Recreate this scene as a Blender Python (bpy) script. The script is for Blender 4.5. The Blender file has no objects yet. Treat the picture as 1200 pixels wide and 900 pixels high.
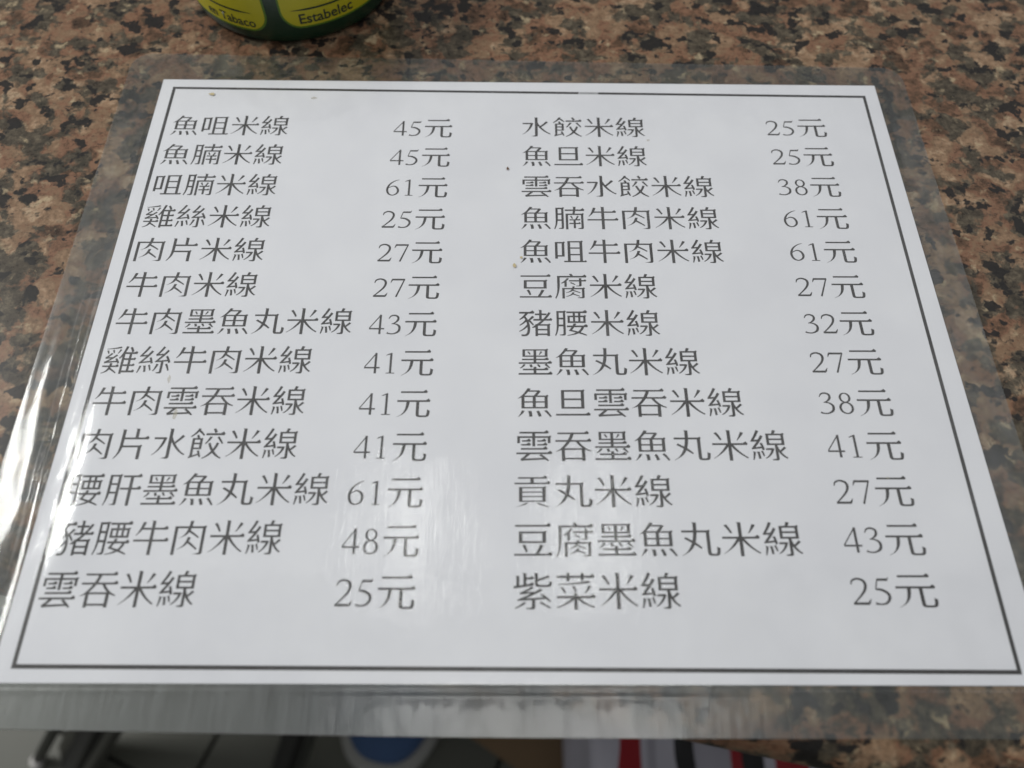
import bpy, bmesh, math, random
from mathutils import Vector, noise
random.seed(7)
C = bpy.context.scene.collection
SC = bpy.context.scene

# ------------------------------------------------------------------ camera, world, lamps, exposure
# sheet coordinates: origin at the paper's top left corner, x along its top edge, y away from the viewer, metres
cam_d = bpy.data.cameras.new('camera'); cam = bpy.data.objects.new('camera', cam_d); C.objects.link(cam)
cam.location = (0.1429364, -0.2686244, 0.2374631)
cam.rotation_euler = (0.48778, -0.01013, 0.00128)
cam_d.sensor_width = 36.0; cam_d.lens = 28.24
cam_d.clip_start = 0.01; cam_d.clip_end = 60
cam_d.dof.use_dof = True; cam_d.dof.focus_distance = 0.292; cam_d.dof.aperture_fstop = 6.8
SC.camera = cam

W = bpy.data.worlds.new('World'); SC.world = W; W.use_nodes = True
bg = W.node_tree.nodes['Background']; bg.inputs[0].default_value = (0.96, 0.98, 1.0, 1); bg.inputs[1].default_value = 0.50

def area(name, loc, sx, sy, power, col=(1, 1, 1), shape='RECTANGLE', aim=None):
    d = bpy.data.lights.new(name, 'AREA'); d.shape = shape; d.size = sx; d.size_y = sy; d.energy = power; d.color = col
    o = bpy.data.objects.new(name, d); o.location = loc; C.objects.link(o)
    if aim: o.rotation_euler = (Vector(aim) - Vector(loc)).to_track_quat('-Z', 'Y').to_euler()
    return o
area('ceiling_veil_softbox', (0.3, 1.00, 1.7), 5.0, 1.5, 21, (0.98, 0.98, 1.0))  # added softbox in place of the pale ceiling: main light and film veil
area('ceiling_lamp', (-1.80, 0.55, 1.68), 0.95, 0.80, 95.0, (1, 1, 0.96))
area('ceiling_lamp', (-0.092, 0.335, 1.68), 0.11, 0.42, 1.5, (1, 1, 0.96), 'ELLIPSE')
area('ceiling_lamp', (0.358, 0.335, 1.68), 0.09, 0.40, 0.9, (1, 1, 0.96), 'ELLIPSE')

area('ceiling_lamp', (0.22, -0.12, 1.68), 0.70, 0.14, 2.6, (1, 1, 0.97))  # added, unseen lamp that makes the glare on the lower film strip
vs = SC.view_settings; vs.view_transform = 'Standard'; vs.look = 'None'; vs.exposure = -0.48; vs.gamma = 1.0
vs.use_curve_mapping = False

# ------------------------------------------------------------------ helpers
def tag(o, label=None, cat=None, group=None, kind=None):
    if label: o['label'] = label
    if cat: o['category'] = cat
    if group: o['group'] = group
    if kind: o['kind'] = kind
    return o
def empty(name, loc=(0, 0, 0), rz=0):
    o = bpy.data.objects.new(name, None); o.location = loc; o.rotation_euler = (0, 0, rz); o.empty_display_size = .02
    C.objects.link(o); return o
def obj(name, me, mat=None, parent=None, smooth=False):
    if isinstance(me, bmesh.types.BMesh):
        bm = me; me = bpy.data.meshes.new(name); bm.to_mesh(me); bm.free()
    if mat and not me.materials: me.materials.append(mat)
    if smooth: me.polygons.foreach_set('use_smooth', [True] * len(me.polygons))
    o = bpy.data.objects.new(name, me); C.objects.link(o); o.parent = parent
    return o
def pymesh(name, v, f, mat=None):
    me = bpy.data.meshes.new(name); me.from_pydata(v, [], f); me.update()
    if mat: me.materials.append(mat)
    return me
def box(bm, c, s, bevel=0, rot=None, seg=2):
    r = bmesh.ops.create_cube(bm, size=1)
    vs_ = r['verts']
    bmesh.ops.scale(bm, vec=s, verts=vs_)
    if bevel:
        es = list({e for v in vs_ for e in v.link_edges})
        rr = bmesh.ops.bevel(bm, geom=es, offset=bevel, segments=seg, affect='EDGES', profile=.5)
        vs_ = list({v for f in rr['faces'] for v in f.verts} | {v for v in vs_ if v.is_valid})
    if rot: bmesh.ops.rotate(bm, cent=(0, 0, 0), matrix=rot, verts=vs_)
    bmesh.ops.translate(bm, vec=c, verts=vs_)
def tube(bm, pts, r, n=16, caps=True):
    """round tube through pts; r a number or a list"""
    pts = [Vector(p) for p in pts]; rings = []
    for i, p in enumerate(pts):
        t = (pts[min(i + 1, len(pts) - 1)] - pts[max(i - 1, 0)]).normalized()
        a = t.cross(Vector((0, 0, 1)));  a = a if a.length > 1e-3 else t.cross(Vector((0, 1, 0)))
        a.normalize(); b = t.cross(a); rr = r[i] if isinstance(r, (list, tuple)) else r
        rings.append([bm.verts.new(p + (a * math.cos(2 * math.pi * k / n) + b * math.sin(2 * math.pi * k / n)) * rr) for k in range(n)])
    for A, B in zip(rings, rings[1:]):
        for k in range(n): bm.faces.new((A[k], A[(k + 1) % n], B[(k + 1) % n], B[k]))
    if caps: bm.faces.new(rings[0][::-1]); bm.faces.new(rings[-1])
def lathe(prof, n=72, cap=True):
    bm = bmesh.new(); rings = []
    for r, z in prof:
        rings.append([bm.verts.new((r * math.cos(2 * math.pi * k / n), r * math.sin(2 * math.pi * k / n), z)) for k in range(n)])
    for A, B in zip(rings, rings[1:]):
        for k in range(n): bm.faces.new((A[k], A[(k + 1) % n], B[(k + 1) % n], B[k]))
    if cap: bm.faces.new(rings[0][::-1]); bm.faces.new(rings[-1])
    return bm

# ------------------------------------------------------------------ materials
def mat(name):
    m = bpy.data.materials.new(name); m.use_nodes = True
    return m, m.node_tree.nodes, m.node_tree.links, m.node_tree.nodes['Principled BSDF']
def ramp(N, L, src, stops, interp='LINEAR'):
    r = N.new('ShaderNodeValToRGB'); r.color_ramp.interpolation = interp
    e = r.color_ramp.elements
    while len(e) < len(stops): e.new(.5)
    for k, (p, c) in enumerate(stops):
        e[k].position = p; e[k].color = (c, c, c, 1) if isinstance(c, (int, float)) else (*c, 1)
    L.new(src, r.inputs[0]); return r.outputs[0]
def coords(N, L, scale=(1, 1, 1), rot=(0, 0, 0), out='Object'):
    t = N.new('ShaderNodeTexCoord'); m = N.new('ShaderNodeMapping')
    m.inputs['Scale'].default_value = scale; m.inputs['Rotation'].default_value = rot
    L.new(t.outputs[out], m.inputs[0]); return m.outputs[0]
def nz(N, L, co, scale, detail=4, rough=.55, dist=0):
    n = N.new('ShaderNodeTexNoise'); n.inputs['Scale'].default_value = scale; n.inputs['Detail'].default_value = detail
    n.inputs['Roughness'].default_value = rough; n.inputs['Distortion'].default_value = dist
    L.new(co, n.inputs['Vector']); return n.outputs['Fac']
def mix(N, L, f, a, b, typ='MIX'):
    m = N.new('ShaderNodeMix'); m.data_type = 'RGBA'; m.blend_type = typ
    if isinstance(f, (int, float)): m.inputs[0].default_value = f
    else: L.new(f, m.inputs[0])
    for k, s in ((6, a), (7, b)):
        if isinstance(s, tuple): m.inputs[k].default_value = (*s, 1)
        else: L.new(s, m.inputs[k])
    return m.outputs[2]
def math_(N, L, op, a, b=None):
    m = N.new('ShaderNodeMath'); m.operation = op
    for k, s in ((0, a), (1, b)):
        if s is None: continue
        if isinstance(s, (int, float)): m.inputs[k].default_value = s
        else: L.new(s, m.inputs[k])
    return m.outputs[0]
def bump(N, L, h, strength, dist):
    b = N.new('ShaderNodeBump'); b.inputs['Strength'].default_value = strength; b.inputs['Distance'].default_value = dist
    L.new(h, b.inputs['Height']); return b.outputs[0]
def plain(name, col, rough=.5, metal=0, var=.12, sc=60, bmp=0, spec=.5):
    m, N, L, P = mat(name); co = coords(N, L)
    n = nz(N, L, co, sc, 5)
    c = mix(N, L, n, tuple(v * (1 - var) for v in col), tuple(min(1, v * (1 + var)) for v in col))
    L.new(c, P.inputs['Base Color']); P.inputs['Roughness'].default_value = rough; P.inputs['Metallic'].default_value = metal
    P.inputs['Specular IOR Level'].default_value = spec
    if bmp: L.new(bump(N, L, nz(N, L, co, sc * 4, 4), bmp, .001), P.inputs['Normal'])
    return m

def granite():
    m, N, L, P = mat('polished_granite')
    base = coords(N, L)
    # warp the coordinates so that grain borders are ragged
    w = N.new('ShaderNodeTexNoise'); w.inputs['Scale'].default_value = 160; w.inputs['Detail'].default_value = 4
    L.new(base, w.inputs['Vector'])
    def warped(amount, src=base):
        s = N.new('ShaderNodeVectorMath'); s.operation = 'SUBTRACT'; L.new(w.outputs['Color'], s.inputs[0]); s.inputs[1].default_value = (.5, .5, .5)
        k = N.new('ShaderNodeVectorMath'); k.operation = 'SCALE'; L.new(s.outputs[0], k.inputs[0]); k.inputs['Scale'].default_value = amount
        a = N.new('ShaderNodeVectorMath'); a.operation = 'ADD'; L.new(src, a.inputs[0]); L.new(k.outputs[0], a.inputs[1]); return a.outputs[0]
    co = warped(.006); co2 = warped(.003)
    def off(src, v):
        a = N.new('ShaderNodeVectorMath'); a.operation = 'ADD'; L.new(src, a.inputs[0]); a.inputs[1].default_value = v; return a.outputs[0]
    v = N.new('ShaderNodeTexVoronoi'); v.feature = 'SMOOTH_F1'; v.inputs['Scale'].default_value = 120; v.inputs['Smoothness'].default_value = .35
    L.new(co, v.inputs['Vector']); cs = N.new('ShaderNodeSeparateColor'); L.new(v.outputs['Color'], cs.inputs[0]); cell = cs.outputs
    grain = nz(N, L, base, 620, 5, .7); mott = nz(N, L, off(co2, (3, 1, 0)), 230, 6, .72)
    t = math_(N, L, 'ADD', math_(N, L, 'MULTIPLY', cell[0], .45), math_(N, L, 'MULTIPLY', mott, .75))
    warm = ramp(N, L, t, [(.30, (.022, .014, .009)), (.43, (.062, .038, .023)), (.54, (.122, .068, .042)), (.66, (.118, .080, .049)), (.77, (.165, .112, .070)), (.90, (.23, .18, .12))])
    oliv = ramp(N, L, mott, [(.30, (.010, .010, .008)), (.5, (.032, .030, .022)), (.70, (.085, .076, .054))])
    q = math_(N, L, 'ADD', nz(N, L, off(co, (0, 7, 2)), 78, 5, .6), math_(N, L, 'MULTIPLY', cell[1], .12))
    c = mix(N, L, ramp(N, L, q, [(.550, 0.0), (.61, .92)]), warm, oliv)
    # pale feldspar flecks
    f = nz(N, L, off(co2, (9, 2, 5)), 135, 4, .6)
    c = mix(N, L, ramp(N, L, f, [(.60, 0.0), (.70, .75)]), c, (.25, .21, .135))
    # black mica: clustered blotches and small specks
    k = math_(N, L, 'ADD', nz(N, L, off(co2, (1, 5, 8)), 135, 3, .55), math_(N, L, 'MULTIPLY', nz(N, L, off(base, (4, 4, 1)), 32, 2), .42))
    k = math_(N, L, 'ADD', k, math_(N, L, 'MULTIPLY', q, .12))
    c = mix(N, L, ramp(N, L, k, [(.838, 0.0), (.882, .97)]), c, (.010, .0095, .009))
    k2 = nz(N, L, off(co2, (6, 6, 3)), 260, 2, .5)
    c = mix(N, L, ramp(N, L, k2, [(.70, 0.0), (.745, .9)]), c, (.013, .012, .011))
    # crystal grain
    c = mix(N, L, 1.0, c, ramp(N, L, grain, [(.28, .42), (.5, .88), (.72, 1.0)]), 'MULTIPLY')
    c = mix(N, L, 1.0, c, (1.60, 1.50, 1.47), 'MULTIPLY')
    L.new(c, P.inputs['Base Color']); P.inputs['Specular IOR Level'].default_value = .15
    L.new(ramp(N, L, mott, [(0, .22), (1, .36)]), P.inputs['Roughness'])
    L.new(bump(N, L, nz(N, L, base, 40, 3), .05, .001), P.inputs['Normal'])
    return m

def scratch_height(N, L):
    fine = nz(N, L, coords(N, L, (1300, 34, 1)), 1.0, 3, .6)
    med = nz(N, L, coords(N, L, (520, 90, 1), (0, 0, .05)), 1.0, 4, .6)
    wav = nz(N, L, coords(N, L, (45, 30, 1)), 1.0, 3, .5)
    h = math_(N, L, 'ADD', math_(N, L, 'MULTIPLY', fine, .22), math_(N, L, 'MULTIPLY', med, .32))
    return math_(N, L, 'ADD', h, math_(N, L, 'MULTIPLY', wav, 2.2))

def front_film():
    m, N, L, P = mat('clear_laminate_film'); N.remove(P)
    out = N['Material Output']
    b = bump(N, L, scratch_height(N, L), 1.0, .00013)
    tr = N.new('ShaderNodeBsdfTransparent'); tr.inputs[0].default_value = (.97, .975, .97, 1)
    g1 = N.new('ShaderNodeBsdfGlossy'); g1.inputs['Roughness'].default_value = .05; L.new(b, g1.inputs['Normal'])
    g2 = N.new('ShaderNodeBsdfGlossy'); g2.inputs['Roughness'].default_value = .26; L.new(b, g2.inputs['Normal'])
    gl = N.new('ShaderNodeMixShader'); gl.inputs[0].default_value = .56; L.new(g1.outputs[0], gl.inputs[1]); L.new(g2.outputs[0], gl.inputs[2])
    lw = N.new('ShaderNodeLayerWeight'); lw.inputs['Blend'].default_value = .5     # facing term, alike from both sides of the thin film
    fac = math_(N, L, 'ADD', .075, math_(N, L, 'MULTIPLY', math_(N, L, 'POWER', lw.outputs['Facing'], 5.0), .9))
    smear = ramp(N, L, nz(N, L, coords(N, L, (1, .55, 1)), 110, 5, .65), [(.35, .70), (.72, 1.55)])
    f = math_(N, L, 'MINIMUM', math_(N, L, 'MULTIPLY', math_(N, L, 'MULTIPLY', fac, smear), .72), .95)
    mx = N.new('ShaderNodeMixShader'); L.new(f, mx.inputs[0]); L.new(tr.outputs[0], mx.inputs[1]); L.new(gl.outputs[0], mx.inputs[2])
    L.new(mx.outputs[0], out.inputs['Surface']); return m

def back_film():
    m, N, L, P = mat('cloudy_laminate_margin'); N.remove(P)
    out = N['Material Output']
    co = coords(N, L, (900, 60, 1)); st = nz(N, L, co, 1.0, 3, .6)
    # haze of the far, blurred floor is put into the overhanging lower edge; the rest of the margin is clearer
    sp = N.new('ShaderNodeSeparateXYZ'); L.new(coords(N, L), sp.inputs[0])
    def mapr(src, a0, a1):
        q = N.new('ShaderNodeMapRange'); q.interpolation_type = 'SMOOTHSTEP'; q.inputs['From Min'].default_value = a0; q.inputs['From Max'].default_value = a1
        L.new(src, q.inputs['Value']); return q.outputs['Result']
    wn = math_(N, L, 'MULTIPLY', nz(N, L, coords(N, L), 30, 3), .03)
    edge_haze = math_(N, L, 'MULTIPLY', mapr(math_(N, L, 'ADD', sp.outputs[1], wn), -.212, -.226), mapr(math_(N, L, 'ADD', sp.outputs[0], wn), .262, .205))
    rf = N.new('ShaderNodeBsdfRefraction'); rf.inputs['IOR'].default_value = 1.45
    L.new(ramp(N, L, edge_haze, [(0, .16), (1, .42)]), rf.inputs['Roughness'])
    rf.inputs['Color'].default_value = (.95, .96, .95, 1)
    tr = N.new('ShaderNodeBsdfTransparent'); tr.inputs[0].default_value = (.93, .94, .93, 1)
    df = N.new('ShaderNodeBsdfDiffuse'); df.inputs[0].default_value = (.62, .65, .66, 1)
    a = N.new('ShaderNodeMixShader'); L.new(ramp(N, L, edge_haze, [(0, .90), (1, .10)]), a.inputs[0]); L.new(rf.outputs[0], a.inputs[1]); L.new(tr.outputs[0], a.inputs[2])
    b = N.new('ShaderNodeMixShader'); L.new(math_(N, L, 'ADD', .022, math_(N, L, 'MULTIPLY', edge_haze, ramp(N, L, st, [(.3, .03), (.7, .10)]))), b.inputs[0])
    L.new(a.outputs[0], b.inputs[1]); L.new(df.outputs[0], b.inputs[2])
    L.new(b.outputs[0], out.inputs['Surface']); return m

def paper_mat():
    m, N, L, P = mat('white_printer_paper')
    co = coords(N, L)
    n = nz(N, L, co, 26, 5, .6)
    c = mix(N, L, ramp(N, L, n, [(.35, 0.0), (.7, 1.0)]), (.610, .612, .648), (.655, .657, .688))
    # faint tea marks and grease shadows soaked into the sheet
    s = ramp(N, L, nz(N, L, co, 75, 3, .6, .6), [(.70, 0.0), (.80, .16)])
    c = mix(N, L, s, c, (.55, .54, .48))
    L.new(c, P.inputs['Base Color']); P.inputs['Roughness'].default_value = .8; P.inputs['Specular IOR Level'].default_value = .1
    return m
def ink_mat():
    m, N, L, P = mat('toner_ink')
    n = nz(N, L, coords(N, L), 900, 3)
    c = mix(N, L, n, (.030, .029, .029), (.055, .053, .053))
    L.new(c, P.inputs['Base Color']); P.inputs['Roughness'].default_value = .7; P.inputs['Specular IOR Level'].default_value = .15
    return m

M_GRAN = granite(); M_FRONT = front_film(); M_BACK = back_film(); M_PAPER = paper_mat(); M_INK = ink_mat()

# ------------------------------------------------------------------ the setting: floor tiles under the counter
FZ = -0.75
M_TILE = plain('greenish_grey_floor_tile', (.052, .053, .040), .5, 0, .18, 9, .05)
M_GROUT = plain('dark_grout', (.012, .012, .011), .85, 0, .3, 80, .3)
bm = bmesh.new(); box(bm, (0, 0, FZ - .03), (14, 14, .05))
floor = tag(obj('floor', bm, M_GROUT), kind='structure')
ang = math.atan2(-12, -27 * 1.0)
bm = bmesh.new(); box(bm, (0, 0, 0), (.296, .296, .009), .0015)
tile_me = bpy.data.meshes.new('tile'); bm.to_mesh(tile_me); bm.free(); tile_me.materials.append(M_TILE)
ux, uy = Vector((.914, -.406, 0)), Vector((.406, .914, 0))
t0 = Vector((-.186, -.214, FZ))          # a joint crosses here
for i in range(-6, 7):
    for j in range(-5, 6):
        o = obj('tile', tile_me, None, floor)
        o.location = t0 + ux * (.30 * (i + .5)) + uy * (.30 * (j + .343)) + Vector((0, 0, random.uniform(-.0006, .0006)))
        o.rotation_euler = (0, 0, -.418)

# ------------------------------------------------------------------ granite counter with bullnose front
U = Vector((1, -.196, 0)).normalized(); NB = Vector((.196, 1, 0)).normalized()
E0 = Vector((.197, -.2357, 0)); ZT = -.0004; R = .015
prof = [(.62, 0)] + [(t, 0) for t in (.3, .1, .03)] + [(-R * math.sin(a), -R + R * math.cos(a)) for a in [math.pi * k / 20 for k in range(21)]] + [(.62, -2 * R)]
v, f = [], []
xs = [-.85 + 1.7 * k / 6 for k in range(7)]
for s in xs:
    for d, z in prof: p = E0 + U * s + NB * d; v.append((p.x, p.y, ZT + z))
n = len(prof)
for i in range(6):
    for k in range(n): a, b = i * n + k, i * n + (k + 1) % n; f.append((a, b, b + n, a + n))
f.append(tuple(range(n))); f.append(tuple(6 * n + k for k in range(n))[::-1])
me = pymesh('granite_counter', v, f, M_GRAN)
bm = bmesh.new(); bm.from_mesh(me); bmesh.ops.recalc_face_normals(bm, faces=bm.faces); bm.to_mesh(me); bm.free()
co = obj('granite_counter', me, None, None, True)
tag(co, 'polished pink, olive and black speckled granite counter under the laminated menu', 'counter')
co.data.set_sharp_from_angle(angle=math.radians(40))

# ------------------------------------------------------------------ laminated menu
PW = .297
menu = empty('laminated_menu', (0, 0, 0))
tag(menu, 'laminated white menu sheet with two columns of Chinese noodle dishes and prices', 'menu')
# the paper: corners as they lie (the sheet is a hair off square)
PC = [(.0, -.2376), (.297, -.2376), (.297, 0), (0, 0)]
bm = bmesh.new()
g = 40
vv = [[bm.verts.new((PW * i / g, -.2376 * j / g, 0)) for i in range(g + 1)] for j in range(g + 1)]
for j in range(g):
    for i in range(g): bm.faces.new((vv[j][i], vv[j + 1][i], vv[j + 1][i + 1], vv[j][i + 1]))
r = bmesh.ops.extrude_face_region(bm, geom=list(bm.faces))
bmesh.ops.translate(bm, vec=(0, 0, -.0001), verts=[q for q in r['geom'] if isinstance(q, bmesh.types.BMVert)])
bmesh.ops.recalc_face_normals(bm, faces=bm.faces)
paper = obj('paper', bm, M_PAPER, menu)

def sstep(a, b, x):
    t = max(0, min(1, (x - a) / (b - a))); return t * t * (3 - 2 * t)
FX0, FX1, RC = -.0156, .3100, .0085
def ytop(x):
    y = .0154 - (x / .297) * .0045
    for xe, s in ((FX0, 1), (FX1, -1)):
        d = (x - xe) * s
        if d < RC: y -= RC - math.sqrt(max(0, RC * RC - (RC - d) ** 2))
    return y
def ybot(x):
    y = -.2490 - .0024 * math.sin(min(1, max(0, (x + .0156) / .20)) * math.pi / 2)
    for xe, s in ((FX0, 1), (FX1, -1)):
        d = (x - xe) * s
        if d < RC: y += RC - math.sqrt(max(0, RC * RC - (RC - d) ** 2))
    return y
def wrinkle(x, y):
    """lift of the laminate margin beside the lower left of the paper, with the crease that runs along the sheet edge"""
    e = sstep(-.088, -.128, y) * (1 - sstep(-.180, -.210, y))
    m = sstep(FX0, FX0 + .004, x) * (1 - sstep(-.003, .001, x))
    # hump between the film's edge and the paper, its crest wandering
    cr = -.0075 + .0030 * noise.noise((0, y * 22, 4)) + .002 * math.sin((y + .1) * 60)
    h = .0013 * e * math.exp(-((x - cr) / .0048) ** 2) * (.75 + .5 * noise.noise((x * 40, y * 30, 3)) + .12 * noise.noise((x * 120, y * 160, 2)))
    h += .00010 * e * m * noise.noise((x * 200, y * 60, 6))
    c = -.0030 + .0022 * sstep(-.11, -.20, y) + .0006 * noise.noise((0, y * 60, 1))
    h += .00042 * e * (.8 + .8 * noise.noise((2, y * 190, 1))) * math.exp(-((x - c) / .0008) ** 2) + .00028 * e * math.exp(-((x - c + .0021) / .0006) ** 2)
    e2 = sstep(-.140, -.165, y) * (1 - sstep(-.198, -.212, y))
    h += .00085 * e2 * math.exp(-((x - .0125) / .0068) ** 2) * (1 + .25 * noise.noise((x * 90, y * 60, 5)))
    h += .00016 * e2 * math.exp(-((x - .0050) / .005) ** 2) * noise.noise((x * 420, y * 150, 8))
    return h
def film_h(x, y):
    dx = max(-x, x - PW, 0); dy = max(y, -.2376 - y, 0); d = math.hypot(dx, dy)
    h = .00008 + .00022 * (1 - sstep(.0002, .0019, d))
    n_ = noise.noise((x * 14, y * 14, 0)); h += .00010 * (n_ + 1) * .5
    h += .00006 * (noise.noise((x * 55, y * 35, 9)) + 1) * .5
    # seam ridge where the two films meet below the paper
    h += .00038 * math.exp(-((-.2376 - y - .0020) / .0006) ** 2) * (.7 + .4 * noise.noise((x * 30, 0, 2)))
    return h + wrinkle(x, y)
def film_grid():
    xs, x = [], FX0
    while x < FX1 - 1e-6:
        xs.append(x)
        x += .0003 if (x < FX0 + .002 or x > FX1 - .002) else (.0006 if x < .012 else (.0009 if x > .296 else .0022))
    xs.append(FX1)
    ts = []
    for x in (0,):
        K = [0, .002, .006] + [.006 + .052 * k / 22 for k in range(1, 23)] + [.058 + .862 * k / 150 for k in range(1, 151)] + [.92 + .08 * k / 50 for k in range(1, 51)]
        ts = K
    return xs, ts
XS, TS = film_grid()
def film_mesh(name, hf, lower=None):
    v, f = [], []; n = len(TS)
    for x in XS:
        a, b = ytop(x), ybot(x)
        for t in TS: y = a + (b - a) * t; v.append((x, y, hf(x, y)))
    m_ = len(XS)
    for i in range(m_ - 1):
        for k in range(n - 1): a = i * n + k; f.append((a, a + 1, a + n + 1, a + n))
    if lower is not None:
        off = len(v)
        v += [(p[0], p[1], lower(p[0], p[1])) for p in v[:off]]
        f += [tuple(q + off for q in ff[::-1]) for ff in f]
        rim = [k for k in range(n)] + [(i * n + n - 1) for i in range(1, m_)] + [(m_ - 1) * n + k for k in range(n - 2, -1, -1)] + [i * n for i in range(m_ - 2, 0, -1)]
        for a, b in zip(rim, rim[1:] + rim[:1]): f.append((b, a, a + off, b + off))
    return pymesh(name, v, f)
ff = obj('front_film', film_mesh('front_film', film_h), M_FRONT, menu, True)
tag(ff, 'clear glossy laminate film, scratched and creased at the left edge')
def up(x, y): return -.00013 + (wrinkle(x, y) if x < .0005 else 0) * sstep(.0005, -.002, x)
bf = obj('back_film', film_mesh('back_film', up, lambda x, y: up(x, y) - .00016), M_BACK, menu, True)
tag(bf, 'cloudy backing film showing as a margin round the paper')

# printed border
def strip_poly(o, i_, z):
    v = [(*p, z) for p in o] + [(*p, z) for p in i_]
    return v, [(k, (k + 1) % 4, (k + 1) % 4 + 4, k + 4) for k in range(4)]
o_ = [(.0048, -.0043), (.2919, -.0060), (.2895, -.2346), (.0049, -.2338)]
b_ = .00122
i_ = [(.0048 + b_, -.0043 - b_), (.2919 - b_, -.0060 - b_), (.2895 - b_, -.2346 + b_), (.0049 + b_, -.2338 + b_)]
# top run is broken by a short faded stretch
ZI = .00002
def lerp(a, b, t): return (a[0] + (b[0] - a[0]) * t, a[1] + (b[1] - a[1]) * t)
v, f = [], []
def quad(*ps):
    k = len(v); v.extend((*p, ZI) for p in ps); f.append((k, k + 1, k + 2, k + 3))
quad(o_[1], i_[1], i_[2], o_[2]); quad(o_[2], i_[2], i_[3], o_[3]); quad(o_[3], i_[3], i_[0], o_[0])
quad(o_[0], i_[0], lerp(i_[0], i_[1], .585), lerp(o_[0], o_[1], .585)); quad(lerp(o_[0], o_[1], .613), lerp(i_[0], i_[1], .613), i_[1], o_[1])
border = obj('printed_border', pymesh('printed_border', v, f), M_INK, paper)
tag(border, 'thin dark rectangular border printed round the menu')
M_FADE = plain('faded_ink', (.27, .275, .285), .7, 0, .3, 900)
v, f = [], []
quad(lerp(o_[0], o_[1], .5855), lerp(i_[0], i_[1], .5855), lerp(i_[0], i_[1], .6125), lerp(o_[0], o_[1], .6125))
tag(obj('border_gap', pymesh('border_gap', v, f), M_FADE, paper), 'short faded stretch in the top border line')

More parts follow.
